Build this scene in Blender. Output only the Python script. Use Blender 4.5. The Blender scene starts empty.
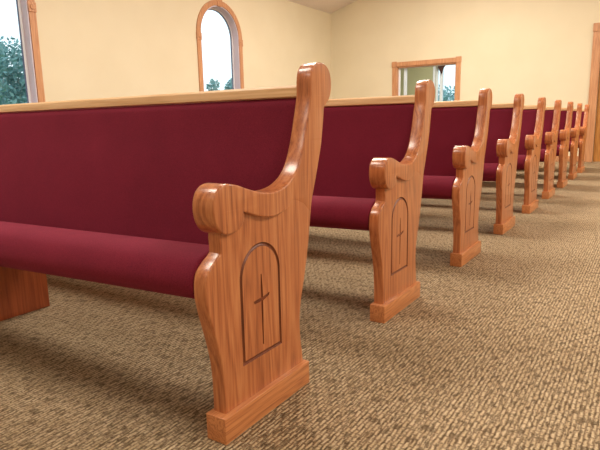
import bpy, bmesh, math, random
from mathutils import Vector, Matrix
from mathutils.geometry import tessellate_polygon

scn = bpy.context.scene
COL = scn.collection
random.seed(4)

# ------------------------------------------------------------------ camera
F_PX = 542.24
CAM_LOC = Vector((0.79806, -0.88267, 0.75403))
RIGHT = Vector((0.83936209, 0.54314029, -0.02167746))
FWD = Vector((-0.53725643, 0.822887, -0.18496627))
UP = Vector((-0.08262454, 0.16690002, 0.98250576))
cam = bpy.data.cameras.new('camera')
cam.sensor_width = 36.0
cam.lens = F_PX / 600.0 * 36.0
cam.clip_start = 0.02
cam_ob = bpy.data.objects.new('camera', cam)
m = Matrix.Identity(4)
for i in range(3):
    m[i][0] = RIGHT[i]; m[i][1] = UP[i]; m[i][2] = -FWD[i]; m[i][3] = CAM_LOC[i]
cam_ob.matrix_world = m
COL.objects.link(cam_ob)
scn.camera = cam_ob

# ------------------------------------------------------------------ world, lamps, exposure
scn.view_settings.view_transform = 'Standard'
scn.view_settings.look = 'None'
scn.view_settings.gamma = 1.0
scn.view_settings.use_curve_mapping = False
scn.view_settings.exposure = 0.0

w = bpy.data.worlds.new('overcast_sky'); scn.world = w
w.use_nodes = True
wn = w.node_tree.nodes; wl = w.node_tree.links
bg = wn['Background']
wt = wn.new('ShaderNodeTexCoord'); ws = wn.new('ShaderNodeSeparateXYZ')
wr = wn.new('ShaderNodeValToRGB')
wr.color_ramp.elements[0].position = 0.0; wr.color_ramp.elements[0].color = (0.74, 0.90, 0.95, 1)
wr.color_ramp.elements[1].position = 0.35; wr.color_ramp.elements[1].color = (0.93, 0.96, 1.0, 1)
wl.new(wt.outputs['Generated'], ws.inputs[0]); wl.new(ws.outputs['Z'], wr.inputs[0])
wl.new(wr.outputs[0], bg.inputs['Color'])
bg.inputs['Strength'].default_value = 1.6

def lamp(x, y, z, size, power, col, sy=None):
    l = bpy.data.lights.new('ceiling_lamp', 'AREA')
    l.shape = 'RECTANGLE'; l.size = size; l.size_y = sy or size; l.energy = power; l.color = col
    o = bpy.data.objects.new('ceiling_lamp', l); o.location = (x, y, z); COL.objects.link(o)
WARM = (1.0, 0.93, 0.81)
for y, pw in ((-3.4, 34), (-0.4, 80), (3.0, 138), (6.7, 185)):
    for x in (-1.9, 3.6):
        lamp(x, y, 3.55, 1.1, pw, WARM, 1.1)
lamp(-2.9, 11.0, 2.6, 0.6, 85, (1.0, 0.95, 0.85))

# ------------------------------------------------------------------ materials
def new_mat(name):
    mt = bpy.data.materials.new(name); mt.use_nodes = True
    nt = mt.node_tree
    return mt, nt.nodes, nt.links, nt.nodes['Principled BSDF']

def srgb(r, g, b):
    f = lambda c: (c/255/12.92) if c/255 <= 0.04045 else ((c/255+0.055)/1.055)**2.4
    return (f(r), f(g), f(b), 1)

def ramp(N, stops):
    r = N.new('ShaderNodeValToRGB'); e = r.color_ramp.elements
    e[0].position, e[0].color = stops[0]; e[1].position, e[1].color = stops[-1]
    for p, c in stops[1:-1]:
        x = e.new(p); x.color = c
    return r

def wood(name, axis, light, mid, dark, rough=0.3, coat=0.35, freq=1.0):
    mt, N, L, B = new_mat(name)
    tc = N.new('ShaderNodeTexCoord'); oi = N.new('ShaderNodeObjectInfo')
    sc = N.new('ShaderNodeVectorMath'); sc.operation = 'SCALE'; sc.inputs[3].default_value = 1.37
    L.new(oi.outputs['Location'], sc.inputs[0])
    ad = N.new('ShaderNodeVectorMath'); ad.operation = 'ADD'
    L.new(tc.outputs['Object'], ad.inputs[0]); L.new(sc.outputs[0], ad.inputs[1])
    def scaled(cross, along):
        mp = N.new('ShaderNodeVectorMath'); mp.operation = 'MULTIPLY'
        v = [cross, cross, cross]; v[axis] = along
        mp.inputs[1].default_value = v
        L.new(ad.outputs[0], mp.inputs[0]); return mp
    def noise(vec, detail, rough_=0.5, dist=0.0):
        n = N.new('ShaderNodeTexNoise'); n.inputs['Scale'].default_value = 1
        n.inputs['Detail'].default_value = detail; n.inputs['Roughness'].default_value = rough_
        n.inputs['Distortion'].default_value = dist
        L.new(vec.outputs[0], n.inputs['Vector']); return n
    def mth(op, a, b=None):
        n = N.new('ShaderNodeMath'); n.operation = op
        for i, v in enumerate((a, b)):
            if v is None: continue
            if isinstance(v, (int, float)): n.inputs[i].default_value = v
            else: L.new(v, n.inputs[i])
        return n.outputs[0]
    big = noise(scaled(9.0*freq, 0.55*freq), 2.0)                  # growth-ring field
    rings = mth('PINGPONG', mth('MULTIPLY', big.outputs[0], 30.0), 1.0)
    fine = noise(scaled(230, 6), 3, 0.75)                          # pores
    med = noise(scaled(60, 1.6), 3, 0.6)
    a = mth('MULTIPLY', rings, 0.22)
    b = mth('ADD', a, mth('MULTIPLY', fine.outputs[0], 0.66))
    c = mth('ADD', b, mth('MULTIPLY', med.outputs[0], 0.34))
    r = ramp(N, [(0.43, light), (0.64, mid), (0.90, dark)])
    L.new(c, r.inputs[0])
    L.new(r.outputs[0], B.inputs['Base Color'])
    B.inputs['Roughness'].default_value = rough
    B.inputs['Coat Weight'].default_value = coat
    B.inputs['Coat Roughness'].default_value = 0.16
    bp = N.new('ShaderNodeBump'); bp.inputs['Strength'].default_value = 0.12; bp.inputs['Distance'].default_value = 0.0008
    L.new(c, bp.inputs['Height']); L.new(bp.outputs[0], B.inputs['Normal'])
    return mt

OL, OM, OD = srgb(201, 131, 84), srgb(182, 108, 65), srgb(128, 63, 35)
M_OAK_Z = wood('honey_oak_upright_grain', 2, OL, OM, OD)
M_OAK_Y = wood('honey_oak_base_grain', 1, srgb(214, 146, 94), srgb(198, 126, 78), srgb(140, 76, 44), 0.36, 0.2, 2.0)
M_RAIL = wood('window_lit_oak_rail', 0, srgb(240, 204, 162), srgb(230, 190, 144), srgb(204, 156, 110), 0.32, 0.3)  # oak lightened so the colour carries the window light on the rail
M_GROOVE = wood('oak_groove_shade', 2, srgb(130, 66, 34), srgb(112, 54, 28), srgb(84, 38, 20), 0.45, 0.1)  # shade inside the engraved lines, painted as a darker oak
M_TRIM = wood('oak_casing', 2, srgb(212, 160, 118), srgb(196, 140, 100), srgb(160, 104, 70), 0.35, 0.25)
M_DOOR = wood('oak_door', 2, srgb(196, 138, 74), srgb(178, 120, 60), srgb(140, 88, 42), 0.35, 0.25)
M_SUPP = wood('reddish_oak_support', 2, srgb(178, 92, 50), srgb(160, 78, 42), srgb(120, 52, 28), 0.4, 0.15)

def fabric():
    mt, N, L, B = new_mat('burgundy_upholstery')
    tc = N.new('ShaderNodeTexCoord')
    n1 = N.new('ShaderNodeTexNoise'); n1.inputs['Scale'].default_value = 420; n1.inputs['Detail'].default_value = 2
    n2 = N.new('ShaderNodeTexNoise'); n2.inputs['Scale'].default_value = 6; n2.inputs['Detail'].default_value = 3
    L.new(tc.outputs['Object'], n1.inputs['Vector']); L.new(tc.outputs['Object'], n2.inputs['Vector'])
    r = ramp(N, [(0.3, srgb(94, 18, 38)), (0.7, srgb(128, 33, 55))])
    mx = N.new('ShaderNodeMath'); mx.operation = 'MULTIPLY_ADD'; mx.inputs[1].default_value = 0.75
    m2 = N.new('ShaderNodeMath'); m2.operation = 'MULTIPLY'; m2.inputs[1].default_value = 0.25
    L.new(n2.outputs[0], m2.inputs[0]); L.new(n1.outputs[0], mx.inputs[0]); L.new(m2.outputs[0], mx.inputs[2])
    L.new(mx.outputs[0], r.inputs[0]); L.new(r.outputs[0], B.inputs['Base Color'])
    B.inputs['Roughness'].default_value = 0.9
    B.inputs['Specular IOR Level'].default_value = 0.2
    B.inputs['Sheen Weight'].default_value = 0.25; B.inputs['Sheen Roughness'].default_value = 0.5
    B.inputs['Sheen Tint'].default_value = srgb(200, 90, 120)
    bp = N.new('ShaderNodeBump'); bp.inputs['Strength'].default_value = 0.35; bp.inputs['Distance'].default_value = 0.0008
    L.new(n1.outputs[0], bp.inputs['Height']); L.new(bp.outputs[0], B.inputs['Normal'])
    return mt
M_FAB = fabric()

def carpet():
    mt, N, L, B = new_mat('looped_beige_brown_carpet')
    tc = N.new('ShaderNodeTexCoord')
    wob = N.new('ShaderNodeTexNoise'); wob.inputs['Scale'].default_value = 45; wob.inputs['Detail'].default_value = 2
    L.new(tc.outputs['Object'], wob.inputs['Vector'])
    sb = N.new('ShaderNodeVectorMath'); sb.operation = 'SUBTRACT'; sb.inputs[1].default_value = (0.5, 0.5, 0.5)
    L.new(wob.outputs['Color'], sb.inputs[0])
    sm = N.new('ShaderNodeVectorMath'); sm.operation = 'SCALE'; sm.inputs[3].default_value = 0.008
    L.new(sb.outputs[0], sm.inputs[0])
    ad = N.new('ShaderNodeVectorMath'); ad.operation = 'ADD'
    L.new(tc.outputs['Object'], ad.inputs[0]); L.new(sm.outputs[0], ad.inputs[1])
    mp = N.new('ShaderNodeMapping'); mp.inputs['Rotation'].default_value = (0, 0, math.radians(90))
    L.new(ad.outputs[0], mp.inputs[0])
    br = N.new('ShaderNodeTexBrick'); br.offset = 0.5
    br.inputs['Scale'].default_value = 1.0
    br.inputs['Brick Width'].default_value = 0.034; br.inputs['Row Height'].default_value = 0.0115
    br.inputs['Mortar Size'].default_value = 0.0042; br.inputs['Mortar Smooth'].default_value = 1.0
    br.inputs['Color1'].default_value = srgb(214, 190, 156); br.inputs['Color2'].default_value = srgb(186, 160, 124)
    br.inputs['Mortar'].default_value = srgb(104, 82, 60)
    L.new(mp.outputs[0], br.inputs['Vector'])
    fl = N.new('ShaderNodeTexNoise'); fl.inputs['Scale'].default_value = 170; fl.inputs['Detail'].default_value = 3; fl.inputs['Roughness'].default_value = 0.7
    L.new(tc.outputs['Object'], fl.inputs['Vector'])
    fr = ramp(N, [(0.38, srgb(110, 88, 66)), (0.5, srgb(182, 158, 126)), (0.66, srgb(216, 198, 166))])
    L.new(fl.outputs[0], fr.inputs[0])
    mx0 = N.new('ShaderNodeMix'); mx0.data_type = 'RGBA'; mx0.inputs[0].default_value = 0.38
    L.new(br.outputs['Color'], mx0.inputs[6]); L.new(fr.outputs[0], mx0.inputs[7])
    ms = N.new('ShaderNodeMapping'); ms.inputs['Scale'].default_value = (130, 30, 1)      # dark yarn dashes running along the rows
    L.new(ad.outputs[0], ms.inputs[0])
    dn = N.new('ShaderNodeTexNoise'); dn.inputs['Scale'].default_value = 1; dn.inputs['Detail'].default_value = 1.5
    L.new(ms.outputs[0], dn.inputs['Vector'])
    dr = ramp(N, [(0.50, (0, 0, 0, 1)), (0.60, (1, 1, 1, 1))]); L.new(dn.outputs[0], dr.inputs[0])
    dm = N.new('ShaderNodeMath'); dm.operation = 'MULTIPLY'; dm.inputs[1].default_value = 0.66
    L.new(dr.outputs[0], dm.inputs[0])
    mx = N.new('ShaderNodeMix'); mx.data_type = 'RGBA'; L.new(dm.outputs[0], mx.inputs[0])
    L.new(mx0.outputs[2], mx.inputs[6]); mx.inputs[7].default_value = srgb(78, 58, 38)
    L.new(mx.outputs[2], B.inputs['Base Color'])
    B.inputs['Roughness'].default_value = 0.95; B.inputs['Specular IOR Level'].default_value = 0.15
    inv = N.new('ShaderNodeMath'); inv.operation = 'SUBTRACT'; inv.inputs[0].default_value = 1
    L.new(br.outputs['Fac'], inv.inputs[1])
    h = N.new('ShaderNodeMath'); h.operation = 'MULTIPLY_ADD'; h.inputs[1].default_value = 0.5
    L.new(fl.outputs[0], h.inputs[0]); L.new(inv.outputs[0], h.inputs[2])
    bp = N.new('ShaderNodeBump'); bp.inputs['Strength'].default_value = 0.8; bp.inputs['Distance'].default_value = 0.004
    L.new(h.outputs[0], bp.inputs['Height']); L.new(bp.outputs[0], B.inputs['Normal'])
    return mt
M_CARPET = carpet()

def plaster(name, a, b, sc=2.0, rough=0.85):
    mt, N, L, B = new_mat(name)
    tc = N.new('ShaderNodeTexCoord')
    n = N.new('ShaderNodeTexNoise'); n.inputs['Scale'].default_value = sc; n.inputs['Detail'].default_value = 5
    f = N.new('ShaderNodeTexNoise'); f.inputs['Scale'].default_value = 90; f.inputs['Detail'].default_value = 3
    L.new(tc.outputs['Object'], n.inputs['Vector']); L.new(tc.outputs['Object'], f.inputs['Vector'])
    r = ramp(N, [(0.3, a), (0.7, b)]); L.new(n.outputs[0], r.inputs[0]); L.new(r.outputs[0], B.inputs['Base Color'])
    B.inputs['Roughness'].default_value = rough; B.inputs['Specular IOR Level'].default_value = 0.25
    bp = N.new('ShaderNodeBump'); bp.inputs['Strength'].default_value = 0.25; bp.inputs['Distance'].default_value = 0.002
    L.new(f.outputs[0], bp.inputs['Height']); L.new(bp.outputs[0], B.inputs['Normal'])
    return mt
M_WALL = plaster('warm_cream_wallcovering', srgb(226, 214, 186), srgb(230, 219, 192))
M_CEIL = plaster('white_ceiling_paint', srgb(236, 228, 226), srgb(240, 232, 230))
M_FOYER = plaster('sage_foyer_paint', srgb(178, 176, 140), srgb(184, 182, 146))
M_WHITE = plaster('white_vinyl', srgb(225, 228, 232), srgb(232, 235, 240), 3, 0.4)
M_JAMB = plaster('jamb_sky_sheen', srgb(214, 204, 218), srgb(222, 212, 226), 3, 0.35)  # lilac sheen of the sky on the jamb, put into its colour
M_GREY = plaster('grey_gasket', srgb(96, 104, 130), srgb(104, 112, 138), 3, 0.5)
M_CLOTH = plaster('dark_brown_cloth', srgb(66, 44, 40), srgb(80, 54, 48), 8, 0.9)
M_GRASS = plaster('lawn', srgb(70, 104, 60), srgb(104, 134, 84), 3, 0.95)
M_LEAF = plaster('hazy_leaf', srgb(96, 146, 152), srgb(142, 184, 182), 1.5, 0.7)  # pale blue cast is outdoor haze mixed into the leaf colour
M_BARK = plaster('bark', srgb(80, 66, 54), srgb(104, 88, 70), 8, 0.9)

def metal():
    mt, N, L, B = new_mat('brushed_brass'); B.inputs['Metallic'].default_value = 1
    B.inputs['Base Color'].default_value = srgb(200, 170, 110); B.inputs['Roughness'].default_value = 0.3
    n = N.new('ShaderNodeTexNoise'); n.inputs['Scale'].default_value = 60
    r = ramp(N, [(0.3, (.25,)*3+(1,)), (0.7, (.38,)*3+(1,))]); L.new(n.outputs[0], r.inputs[0]); L.new(r.outputs[0], B.inputs['Roughness'])
    return mt
M_BRASS = metal()
def glass():
    mt = bpy.data.materials.new('window_glass'); mt.use_nodes = True
    N, L = mt.node_tree.nodes, mt.node_tree.links
    N.remove(N['Principled BSDF']); out = N['Material Output']
    t = N.new('ShaderNodeBsdfTransparent'); t.inputs[0].default_value = (0.97, 0.99, 1, 1)
    g = N.new('ShaderNodeBsdfGlossy'); g.inputs['Roughness'].default_value = 0.02
    fr = N.new('ShaderNodeFresnel'); fr.inputs[0].default_value = 1.2
    mx = N.new('ShaderNodeMixShader'); L.new(fr.outputs[0], mx.inputs[0]); L.new(t.outputs[0], mx.inputs[1]); L.new(g.outputs[0], mx.inputs[2])
    L.new(mx.outputs[0], out.inputs[0]); return mt
M_GLASS = glass()

# ------------------------------------------------------------------ mesh helpers
def obj(name, bm, mat, parent=None, smooth=False, angle=35):
    bmesh.ops.recalc_face_normals(bm, faces=bm.faces)
    me = bpy.data.meshes.new(name); bm.to_mesh(me); bm.free()
    for mt in (mat if isinstance(mat, (list, tuple)) else [mat]): me.materials.append(mt)
    if smooth:
        for p in me.polygons: p.use_smooth = True
        me.set_sharp_from_angle(angle=math.radians(angle))
    o = bpy.data.objects.new(name, me); COL.objects.link(o)
    if parent: o.parent = parent
    return o
def empty(name, loc=(0, 0, 0)):
    o = bpy.data.objects.new(name, None); o.location = loc; o.empty_display_size = 0.1; COL.objects.link(o); return o
def struct(o): o['kind'] = 'structure'; return o
def tag(o, label, cat, group=None):
    o['label'] = label; o['category'] = cat
    if group: o['group'] = group
    return o

def add_box(bm, x0, x1, y0, y1, z0, z1, bev=0.0):
    r = bmesh.ops.create_cube(bm, size=1)
    vs = r['verts']
    for v in vs:
        v.co = Vector(((x0+x1)/2+v.co.x*(x1-x0), (y0+y1)/2+v.co.y*(y1-y0), (z0+z1)/2+v.co.z*(z1-z0)))
    if bev > 0:
        es = list({e for v in vs for e in v.link_edges})
        bmesh.ops.bevel(bm, geom=es, offset=bev, segments=3, profile=0.5, affect='EDGES')
    return bm
def box(*a, bev=0.0): return add_box(bmesh.new(), *a, bev=bev)

def area(P): return 0.5*sum(P[i][0]*P[(i+1) % len(P)][1]-P[(i+1) % len(P)][0]*P[i][1] for i in range(len(P)))
def ccw(P): return P if area(P) > 0 else P[::-1]
def inset(P, d):
    """offset a ccw loop inwards by d with limited mitres"""
    n = len(P); out = []
    for i in range(n):
        a, b, c = Vector(P[i-1]), Vector(P[i]), Vector(P[(i+1) % n])
        e1 = (b-a).normalized(); e2 = (c-b).normalized()
        n1 = Vector((-e1.y, e1.x)); n2 = Vector((-e2.y, e2.x))
        nn = n1+n2
        if nn.length < 1e-6: nn = n1.copy()
        nn.normalize(); k = max(nn.dot(n1), 0.5)
        out.append(tuple(b+nn*(d/k)))
    return out
def curve(pts, step=0.008):
    """pts: (a, b) or (a, b, 1) for a sharp corner; closed Catmull-Rom between corners"""
    n = len(pts); out = []
    sharp = [len(p) > 2 for p in pts]; V = [Vector(p[:2]) for p in pts]
    for i in range(n):
        p1, p2 = V[i], V[(i+1) % n]
        p0 = V[i-1] if not sharp[i] else p1*2-p2
        p3 = V[(i+2) % n] if not sharp[(i+1) % n] else p2*2-p1
        if sharp[i]: p0 = p1-(p2-p1)
        k = max(1, int(round((p2-p1).length/step)))
        for j in range(k):
            t = j/k
            q = 0.5*((2*p1)+(p2-p0)*t+(2*p0-5*p1+4*p2-p3)*t*t+(3*p1-p0-3*p2+p3)*t**3)
            out.append((q.x, q.y))
    return out

def fill(bm, loops, verts):
    flat = [v for l in verts for v in l]
    for t in tessellate_polygon([[Vector((a, b, 0)) for a, b in l] for l in loops]):
        try: bm.faces.new([flat[i] for i in t])
        except ValueError: pass
def bridge(bm, A, B, mi=0):
    n = len(A)
    for i in range(n):
        f = bm.faces.new((A[i], A[(i+1) % n], B[(i+1) % n], B[i])); f.material_index = mi
def prism(P, c0, c1, fmap, r=0.0, seg=4, holes=(), bm=None, rh=None):
    """solid from outline P between depths c0 < c1, rounded over by r at both rims; holes go straight through"""
    bm = bm or bmesh.new(); P = ccw(P)
    prof = []
    if r > 0:
        for j in range(seg+1):
            t = math.pi/2*j/seg
            prof.append((r*(1-math.sin(t)), c0+r*(1-math.cos(t))))
        prof += [(d, c1-(c-c0)) for d, c in prof[::-1]]
    else: prof = [(0, c0), (0, c1)]
    rings = []; loops = []
    for d, c in prof:
        Q = inset(P, d) if d > 1e-9 else P
        loops.append(Q); rings.append([bm.verts.new(fmap(a, b, c)) for a, b in Q])
    for A, B in zip(rings[:-1], rings[1:]): bridge(bm, A, B)
    hv0, hv1 = [], []
    for H in holes:
        a0 = [bm.verts.new(fmap(a, b, c0)) for a, b in H]; a1 = [bm.verts.new(fmap(a, b, c1)) for a, b in H]
        bridge(bm, a0, a1); hv0.append(a0); hv1.append(a1)
    fill(bm, [loops[0]]+list(holes), [rings[0]]+hv0)
    fill(bm, [loops[-1]]+list(holes), [rings[-1]]+hv1)
    return bm
YZX = lambda a, b, c: (c, a, b)       # outline in y,z extruded along x
XZY = lambda a, b, c: (a, c, b)       # outline in x,z extruded along y
def rect(a0, a1, b0, b1): return [(a0, b0), (a1, b0), (a1, b1), (a0, b1)]
def arch(a0, a1, b0, spring, n=28):
    c = (a0+a1)/2; r = (a1-a0)/2
    return [(a0, b0), (a1, b0)]+[(c+r*math.cos(math.pi*i/n), spring+r*math.sin(math.pi*i/n)) for i in range(n+1)]

# ------------------------------------------------------------------ room shell
XL, XR, YF, YB, XC = -5.08, 6.76, -5.0, 9.45, 0.84
ZE = 2.965; SL = 0.29; ZR = ZE+SL*(XC-XL); TH = 0.16
W_Y0, W_Y1, W_Z0, W_SP = (1.873, 5.491), (2.769, 6.387), 0.93, 2.12     # clear openings inside the casings

struct(obj('floor', box(XL-TH, XR+TH, YF-TH, 12.9, -0.12, 0.0), M_CARPET))
holes = [arch(a, b, W_Z0, W_SP)[::1] for a, b in zip(W_Y0, W_Y1)]
struct(obj('wall_left', prism(rect(YF-TH, YB+TH, 0, ZE+0.02), XL-TH, XL, YZX, holes=holes), M_WALL))
struct(obj('wall_right', box(XR, XR+TH, YF-TH, YB+TH, 0, ZE+0.02), M_WALL))
gable = [(XL, 0), (XR, 0), (XR, ZE), (XC, ZR), (XL, ZE)]
BW = (-3.595, -2.41, 0.98, 1.795)      # back wall window opening
DR = (-0.063, 1.743, 0.001, 2.10)        # double door opening
struct(obj('wall_back', prism(gable, YB, YB+TH, XZY, holes=[rect(*BW), rect(*DR)]), M_WALL))
struct(obj('wall_front', prism(gable, YF-TH, YF, XZY), M_WALL))
cz = lambda x: ZR-SL*abs(x-XC)
struct(obj('ceiling', prism([(XL-TH, cz(XL-TH)), (XC, ZR), (XR+TH, cz(XR+TH)), (XR+TH, cz(XR+TH)+.15), (XC, ZR+.15), (XL-TH, cz(XL-TH)+.15)], YF-TH, YB+TH, XZY), M_CEIL))
# baseboards
struct(obj('baseboard_left', box(XL, XL+.014, YF, YB, 0, .10, bev=.004), M_TRIM))
bb = bmesh.new(); add_box(bb, XL+.014, -.19, YB-.014, YB, 0, .10, bev=.004); add_box(bb, 1.87, XR, YB-.014, YB, 0, .10, bev=.004)
struct(obj('baseboard_back', bb, M_TRIM))

# foyer seen through the back-wall window
FY = 12.6
EW = (-3.90, -2.70, 0.35, 2.12)
struct(obj('wall_foyer_far', prism(rect(-6.2, 3, 0, 2.8), FY, FY+.14, XZY, holes=[rect(*EW)]), M_FOYER))
struct(obj('wall_foyer_left', box(-6.2, -6.06, YB+TH, FY, 0, 2.8), M_FOYER))
struct(obj('wall_foyer_right', box(2.86, 3.0, YB+TH, FY, 0, 2.8), M_FOYER))
struct(obj('ceiling_foyer', box(-6.2, 3.0, YB+TH, FY+.14, 2.8, 2.9), M_CEIL))

# ------------------------------------------------------------------ arched windows in the left wall
def arched_window(n, y0, y1):
    w = struct(empty('window_%d' % n, (XL, (y0+y1)/2, W_Z0)))
    h = (y1-y0)/2; s = W_SP-W_Z0
    A = lambda e, b=0.0: arch(-h-e, h+e, b, s)
    # casing on the room side
    def open_frame(eo, ei, c0, c1, bo, bi):
        bm = bmesh.new(); O = A(eo, bo); I = A(ei, bi)
        return prism(O, c0, c1, YZX, holes=[I], bm=bm)
    obj('casing', open_frame(.083, .004, 0, .020, -.08, 0), M_TRIM, w)
    obj('jamb', open_frame(-.0005, -.012, -.110, .010, .0005, .012), M_JAMB, w)
    obj('sash', open_frame(-.002, -.040, -TH+.025, -.100, .002, .045), M_WHITE, w)
    obj('gasket', open_frame(-.040, -.047, -.125, -.103, .045, .052), M_GREY, w)
    obj('pane', prism(A(-.042, .047), -.117, -.112, YZX), M_GLASS, w)
    for sgn in (-1, 1):
        c = sgn*(h+.043)
        b = box(0, .030, c-.047, c+.047, s-.105, s+.0, bev=.004)
        bmesh.ops.create_cone(b, cap_ends=True, segments=24, radius1=.032, radius2=.024, depth=.01, matrix=Matrix.Translation((.034, c, s-.052)) @ Matrix.Rotation(math.pi/2, 4, 'Y'))
        obj('corner_block', b, M_TRIM, w)
    k = [(-.045, s+h-.01), (.045, s+h-.01), (.06, s+h+.105), (-.06, s+h+.105)]
    obj('keystone', prism(k, 0, .032, YZX, r=.004, seg=2), M_TRIM, w)
    obj('sill', box(-.01, .06, -h-.11, h+.11, -.03, .0, bev=.006), M_TRIM, w)
arched_window(1, W_Y0[0], W_Y1[0])
arched_window(2, W_Y0[1], W_Y1[1])

# ------------------------------------------------------------------ interior window in the back wall
def back_window():
    x0, x1, z0, z1 = BW
    w = struct(empty('window_3', ((x0+x1)/2, YB, z0)))
    h = (x1-x0)/2; H = z1-z0
    T = .085
    def strip(a0, a1, b0, b1, name='casing'):
        obj(name, box(a0, a1, -.022, 0, b0, b1, bev=.004), M_TRIM, w)
    strip(-h-T, -h, -.0, H); strip(h, h+T, -.0, H); strip(-h, h, H, H+T); strip(-h-T-.02, h+T+.02, -.03, 0, 'sill')
    for sg in (-1, 1):
        c = sg*(h+T/2)
        b = box(c-.05, c+.05, -.032, 0, H-.004, H+.098, bev=.004)
        obj('corner_block', b, M_TRIM, w)
    fr = prism(rect(-h, h, 0, H), 0.0, TH, XZY, holes=[rect(-h+.018, h-.018, .018, H-.018)])
    obj('jamb', fr, M_TRIM, w)
    sash = prism(rect(-h+.018, h-.018, .018, H-.018), .06, .09, XZY, holes=[rect(-h+.045, h-.03, .05, H-.035)])
    obj('sash', sash, M_WHITE, w)
    obj('stile', box(-h+.115, -h+.175, .095, .12, .02, H-.02, bev=.003), M_WHITE, w)
    obj('pane', box(-h+.04, h-.028, .072, .077, .045, H-.03), M_GLASS, w)
back_window()
def foyer_window():
    x0, x1, z0, z1 = EW
    w = struct(empty('window_4', ((x0+x1)/2, FY, z0)))
    h = (x1-x0)/2; H = z1-z0
    obj('casing', prism(rect(-h-.06, h+.06, -.06, H+.06), -.025, 0, XZY, holes=[rect(-h, h, 0, H)]), M_WHITE, w)
    obj('sash', prism(rect(-h, h, 0, H), .04, .09, XZY, holes=[rect(-h+.05, h-.05, .05, H-.05)]), M_WHITE, w)
    obj('mullion', box(-h+.10, -h+.17, .03, .10, .05, H-.05), M_WHITE, w)
    obj('pane', box(-h+.04, h-.04, .062, .067, .04, H-.04), M_GLASS, w)
foyer_window()

# ------------------------------------------------------------------ door
def door():
    x0, x1, z0, z1 = DR
    d = struct(empty('door_1', ((x0+x1)/2, YB, 0)))
    h = (x1-x0)/2; T = .125
    for sg in (-1, 1):
        a = sorted((sg*h, sg*(h+T)))
        obj('casing', box(a[0], a[1], -.025, 0, 0, z1, bev=.006), M_TRIM, d)
        a = sorted((sg*(h-.004), sg*(h+T+.006)))
        obj('corner_block', box(a[0], a[1], -.034, 0, z1, z1+.13, bev=.005), M_TRIM, d)
        a = sorted((sg*.003, sg*(h-.004)))
        bm = prism(rect(a[0], a[1], .008, z1-.004), .03, .075, XZY, r=.003, seg=2)
        leaf = obj('door_leaf', bm, M_DOOR, d)
        for zz in ((.18, .85), (1.0, 1.92)):
            obj('raised_panel', box(a[0]+.13, a[1]-.13, .018, .032, zz[0], zz[1], bev=.008), M_DOOR, leaf)
        hb = box(sg*.07-.012, sg*.07+.012, .012, .03, .95, 1.15, bev=.003)
        add_box(hb, sg*.07-.010, sg*.07+.010, -.03, .014, 1.05, 1.075, bev=.004)
        add_box(hb, sg*.07-.010 if sg > 0 else sg*.07-.11, sg*.07+.11 if sg > 0 else sg*.07+.010, -.045, -.028, 1.05, 1.075, bev=.006)
        obj('handle', hb, M_BRASS, leaf)
    obj('head_casing', box(-h, h, -.025, 0, z1, z1+.12, bev=.006), M_TRIM, d)
door()

# ------------------------------------------------------------------ pews
PEW_L = 3.95
# lower end panel outline (y, z)
panel_out = curve([(.0205, .055, 1), (.0205, .131), (.017, .189), (.008, .235), (-.004, .283), (-.0155, .325), (-.0235, .365), (-.0230, .400),
    (-.0165, .4226), (-.002, .438), (.0118, .4483), (.0215, .4535), (.0265, .4572, 1), (.0325, .4625, 1), (.0335, .481), (.033, .505), (.045, .535), (.08, .560, 1),
    (.34, .575, 1), (.437, .570, 1), (.432, .5326), (.4215, .47), (.409, .406), (.388, .325), (.3655, .2545), (.3565, .2005), (.3585, .14), (.3655, .095), (.3685, .055, 1)])
# upper piece: scroll arm, upright and head
arm_out = curve([(.1045, .5500, 1), (.1045, .532), (.097, .520), (.083, .5115), (.065, .5065), (.0465, .506), (.028, .5105), (.0115, .524), (.001, .546), (-.0015, .570), (.002, .592), (.011, .608),
    (.0255, .6180), (.0476, .6225), (.0824, .6165), (.1185, .6045), (.1567, .5935), (.1971, .5862), (.240, .5835), (.2855, .5885), (.3242, .6025), (.352, .622), (.3735, .6485),
    (.391, .683), (.406, .722), (.418, .7613), (.4285, .795), (.4365, .830), (.4385, .8703), (.445, .896), (.459, .912), (.479, .9205), (.502, .9215), (.527, .9145), (.545, .898), (.553, .8725), (.5515, .846), (.5425, .825), (.528, .8105), (.5105, .7985, 1),
    (.5035, .755), (.4915, .695), (.478, .652), (.456, .592), (.433, .532), (.4265, .497, 1), (.385, .530, 1), (.3366, .5457), (.3114, .5325), (.2732, .5225), (.2193, .5205), (.1693, .5285), (.1302, .5415)])

def smooth(a, b, x):
    t = min(1, max(0, (x-a)/(b-a))); return t*t*(3-2*t)

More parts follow.
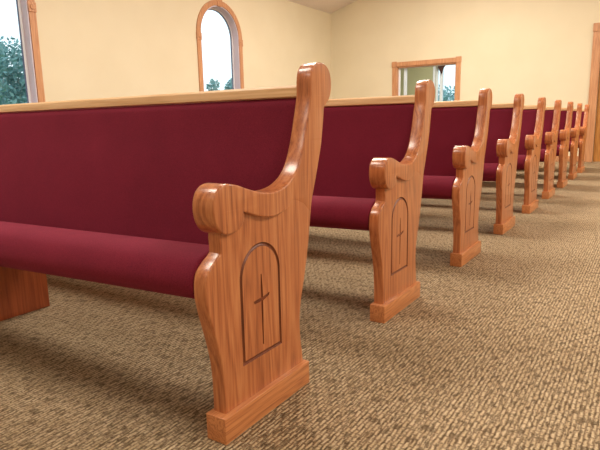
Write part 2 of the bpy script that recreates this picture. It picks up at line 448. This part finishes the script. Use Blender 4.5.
def end_panel_mesh(side):
    """panel with arch line and cross engraved on the aisle-side face; side=+1 faces +x"""
    bm = bmesh.new(); P = ccw(panel_out); r = .0045; seg = 4
    c0, c1 = -.055, -.0155
    prof = [(r*(1-math.sin(math.pi/2*j/seg)), c0+r*(1-math.cos(math.pi/2*j/seg))) for j in range(seg+1)]
    prof += [(d, c1-(c-c0)) for d, c in prof[::-1]]
    F = lambda a, b, c: (c, a, b)
    loops, rings = [], []
    for d, c in prof:
        Q = inset(P, d) if d > 1e-9 else P
        loops.append(Q); rings.append([bm.verts.new(F(a, b, c)) for a, b in Q])
    for A, B in zip(rings[:-1], rings[1:]): bridge(bm, A, B)
    fill(bm, [loops[0]], [rings[0]])
    def arch_loop(e):
        a0, a1, b0, sp = .0965-e, .2600+e, .1630-e, .3760
        return arch(a0, a1, b0, sp, 36)
    gr = [(0.0025, 0), (.0, -.0035), (-.0025, -.0042), (-.005, -.0030), (-.0075, 0)]
    gl = [(arch_loop(e), dz) for e, dz in gr]
    gv = [[bm.verts.new(F(a, b, c1+dz)) for a, b in l] for l, dz in gl]
    for A, B in zip(gv[:-1], gv[1:]): bridge(bm, A, B, 1)
    fill(bm, [loops[-1], gl[0][0]], [rings[-1], gv[0]])
    # cross: long tapering upright, gently bowed crossbar
    cy = .180
    cr = [(cy-.0022, .188), (cy+.0022, .188), (cy+.0042, .306), (cy+.030, .3135), (cy+.034, .3215), (cy+.0045, .3165),
          (cy+.0042, .345), (cy+.0015, .378), (cy-.0015, .378), (cy-.0042, .345), (cy-.0045, .3165), (cy-.035, .3135), (cy-.031, .3055), (cy-.0042, .3065)]
    cr = ccw(cr)
    ci = inset(cr, .0014)
    v0 = [bm.verts.new(F(a, b, c1)) for a, b in cr]; v1 = [bm.verts.new(F(a, b, c1-.003)) for a, b in ci]
    bridge(bm, v0, v1, 1)
    n0 = len(bm.faces)
    fill(bm, [ci], [v1])
    bm.faces.ensure_lookup_table()
    for f in bm.faces[n0:]: f.material_index = 1
    fill(bm, [gl[-1][0], cr], [gv[-1], v0])
    return bm

def arm_mesh():
    bm = prism(arm_out, -.066, -.0005, YZX, r=.0045, seg=4)
    for i in range(14):                      # cuts so that the face can ease back smoothly into the panel
        for no, lo in (((0, 1, 0), .18), ((0, 0, 1), .50)):
            co = (0, lo+.0125*i, 0) if no[1] else (0, 0, lo+.03*i)
            bmesh.ops.bisect_plane(bm, geom=bm.verts[:]+bm.edges[:]+bm.faces[:], plane_co=co, plane_no=no)
    for v in bm.verts:
        if v.co.x > -.035:
            v.co.x -= .0148*smooth(.19, .345, v.co.y)
    return bm

def mirror(bm, L):
    for v in bm.verts: v.co.x = -L-v.co.x
    bmesh.ops.reverse_faces(bm, faces=bm.faces)
    return bm

seat_prof = curve([(.40, .344), (.36, .352), (.30, .378), (.20, .422), (.125, .4535), (.075, .4635), (.035, .4615), (.002, .448), (-.020, .424), (-.027, .398), (-.020, .372), (.002, .354), (.04, .3465), (.12, .344), (.25, .332), (.40, .318, 1)], .012)
back_prof = curve([(.452, .8265, 1), (.4415, .815), (.436, .780), (.424, .71), (.405, .62), (.388, .53), (.372, .44), (.358, .35), (.378, .335, 1), (.425, .372, 1), (.437, .50), (.458, .62), (.480, .72), (.497, .8265, 1)], .02)
bpan_prof = [(.426, .365), (.438, .365), (.450, .50), (.471, .62), (.493, .72), (.507, .826), (.495, .826), (.481, .72), (.459, .62), (.438, .50)]
rail_prof = curve([(.441, .829), (.4405, .8535), (.446, .8595), (.470, .8610), (.506, .8605), (.515, .855), (.5155, .832), (.510, .8255), (.447, .8250)], .012)

def support_bm(x):
    P = curve([(.125, .0), (.135, .10), (.115, .22), (.085, .345, 1), (.395, .345, 1), (.40, .20), (.402, .0, 1)], .02)
    P = [(a, max(b, 0.0)) for a, b in P]
    return prism(P, x-.04, x, YZX, r=.003, seg=2)

def seat_mesh():
    bm = prism(seat_prof, -PEW_L+.0555, -.0555, YZX, r=.010, seg=4)
    n = 26
    for i in range(1, n):
        x = -.0655-(PEW_L-.131)*i/n
        bmesh.ops.bisect_plane(bm, geom=bm.verts[:]+bm.edges[:]+bm.faces[:], plane_co=(x, 0, 0), plane_no=(1, 0, 0))
    for v in bm.verts:                       # the front edge bows gently forward towards the middle
        d = min(-v.co.x-.0555, v.co.x+PEW_L-.0555)
        v.co.y -= .078*min(1, max(0, d)/1.25)*(1-smooth(.12, .34, v.co.y))
        if v.co.z < .42: v.co.z -= .011*min(1, max(0, d)/1.25)
    return bm

def make_pew():
    t = empty('church_pew')
    for side in (0, 1):
        fx = (lambda b: b) if side == 0 else (lambda b: mirror(b, PEW_L))
        e = obj('end_panel', fx(end_panel_mesh(1)), [M_OAK_Z, M_GROOVE], t, True, 30)
        obj('armrest_upright', fx(arm_mesh()), M_OAK_Z, t, True, 30)
        obj('end_base', fx(box(-.061, 0, 0, .376, 0, .0675, bev=.0018)), M_OAK_Y, t, True, 30)
    obj('seat_cushion', seat_mesh(), M_FAB, t, True, 50)
    obj('back_cushion', prism(back_prof, -PEW_L+.0555, -.0555, YZX, r=.006, seg=3), M_FAB, t, True, 50)
    obj('back_panel', prism(bpan_prof, -PEW_L+.055, -.055, YZX), M_OAK_Z, t)
    obj('top_rail', prism(rail_prof, -PEW_L+.055, -.055, YZX), M_RAIL, t, True, 40)
    for x in (-1.338, -2.60):
        obj('support', support_bm(x), M_SUPP, t, True, 30)
    return t

S = .92286
DX = [-.002, -.006, .008, .005, .004, .002, .001, -.003, -.008]
DY = [0, -.005, .004, .003, -.001, -.002, 0, .001, -.001]
LAB = ['oak pew with burgundy cushions nearest the camera, filling the left of the picture',
       'second oak pew with burgundy cushions, directly behind the nearest one',
       'third oak pew from the camera, between the second and fourth along the aisle',
       'fourth oak pew from the camera, standing between the third and fifth',
       'fifth oak pew, middle one of the nine along the aisle',
       'sixth oak pew from the camera, fourth from the back wall',
       'seventh oak pew from the camera, third from the back wall',
       'eighth oak pew, second from the back wall',
       'ninth and farthest oak pew, beside the door casing at the back wall']
proto = make_pew()
for k in range(9):
    if k == 0: p = proto
    else:
        p = proto.copy(); COL.objects.link(p)
        for ch in list(proto.children):
            c = ch.copy(); COL.objects.link(c); c.parent = p
    p.location = (DX[k], k*S+DY[k], 0)
    tag(p, LAB[k], 'pew', 'pews in a row along the aisle')

# ------------------------------------------------------------------ dark swag in the foyer window
def swag():
    pts = curve([(-3.86, 2.16, 1), (-3.62, 2.16, 1), (-3.63, 2.07), (-3.69, 1.98), (-3.73, 1.86), (-3.79, 1.95), (-3.84, 2.06)], .03)
    bm = prism(pts, FY-.07, FY-.035, XZY, r=.008, seg=2)
    o = obj('curtain_swag', bm, M_CLOTH, None, True, 40)
    tag(o, 'small dark brown curtain swag high in the bright window beyond the back wall', 'curtain')
swag()

# ------------------------------------------------------------------ outdoors
struct(obj('ground', box(-60, XL-TH-.02, -20, 60, -.5, -.3), M_GRASS))
struct(obj('ground', box(XL-TH-.02, 30, FY+.4, 60, -.5, -.3), M_GRASS))
def tree(loc, h, r, label, cat, n=2600, seed=1, trunk=0.35, leaf=.13, name='leafy_tree'):
    rnd = random.Random(seed)
    t = empty(name, loc)
    tb = bmesh.new()
    def limb(a, b, ra, rb):
        a, b = Vector(a), Vector(b); d = b-a
        q = d.to_track_quat('Z', 'Y').to_matrix().to_4x4()
        bmesh.ops.create_cone(tb, cap_ends=True, segments=10, radius1=ra, radius2=rb, depth=d.length, matrix=Matrix.Translation((a+b)/2) @ q)
    limb((0, 0, 0), (0.05, 0, h*trunk), .13, .09)
    ends = []
    for i in range(7):
        an = i*2.4; e = (math.cos(an)*r*.6, math.sin(an)*r*.6, h*(trunk+.15+.4*rnd.random()))
        limb((0.05, 0, h*trunk*.95), e, .06, .02); ends.append(e)
    limb((0.05, 0, h*trunk), (0, 0, h*.85), .08, .02)
    obj('trunk', tb, M_BARK, t)
    lb = bmesh.new(); blobs = []
    for i in range(22):
        an = rnd.uniform(0, 6.28); z = rnd.uniform(trunk*.9, .92); rr = r*math.sqrt(max(.05, 1-((z-.55)/.45)**2))*rnd.uniform(.3, .85)
        blobs.append((Vector((math.cos(an)*rr, math.sin(an)*rr, z*h)), r*rnd.uniform(.25, .42)))
    for i in range(n):
        c, br = rnd.choice(blobs)
        d = Vector((rnd.gauss(0, 1), rnd.gauss(0, 1), rnd.gauss(0, 1))).normalized()*br*rnd.uniform(.5, 1.08)
        p = c+d; s = leaf*rnd.uniform(.6, 1.3)
        u = Vector((rnd.gauss(0, 1), rnd.gauss(0, 1), rnd.gauss(0, 1))).normalized(); v = u.orthogonal().normalized()
        vs = [lb.verts.new(p+u*s), lb.verts.new(p+v*s*.5+u*s*.2), lb.verts.new(p-u*s), lb.verts.new(p-v*s*.5+u*s*.2)]
        lb.faces.new(vs)
    obj('foliage', lb, M_LEAF, t)
    tag(t, label, cat); return t
tree((-18, 9.0, -.3), 3.75, 2.2, 'blue-green leafy tree outside the left window', 'tree', n=9000, seed=3, leaf=.085)
tree((-20, 23.5, -.3), 3.75, 1.4, 'small leafy bush low in the narrow arched window', 'bush', n=2200, seed=8, trunk=.2, name='leafy_bush')
tree((-9.0, 30, -.3), 2.3, 3.0, 'low green tree outside seen through the window beyond the back wall', 'tree', n=3500, seed=5)
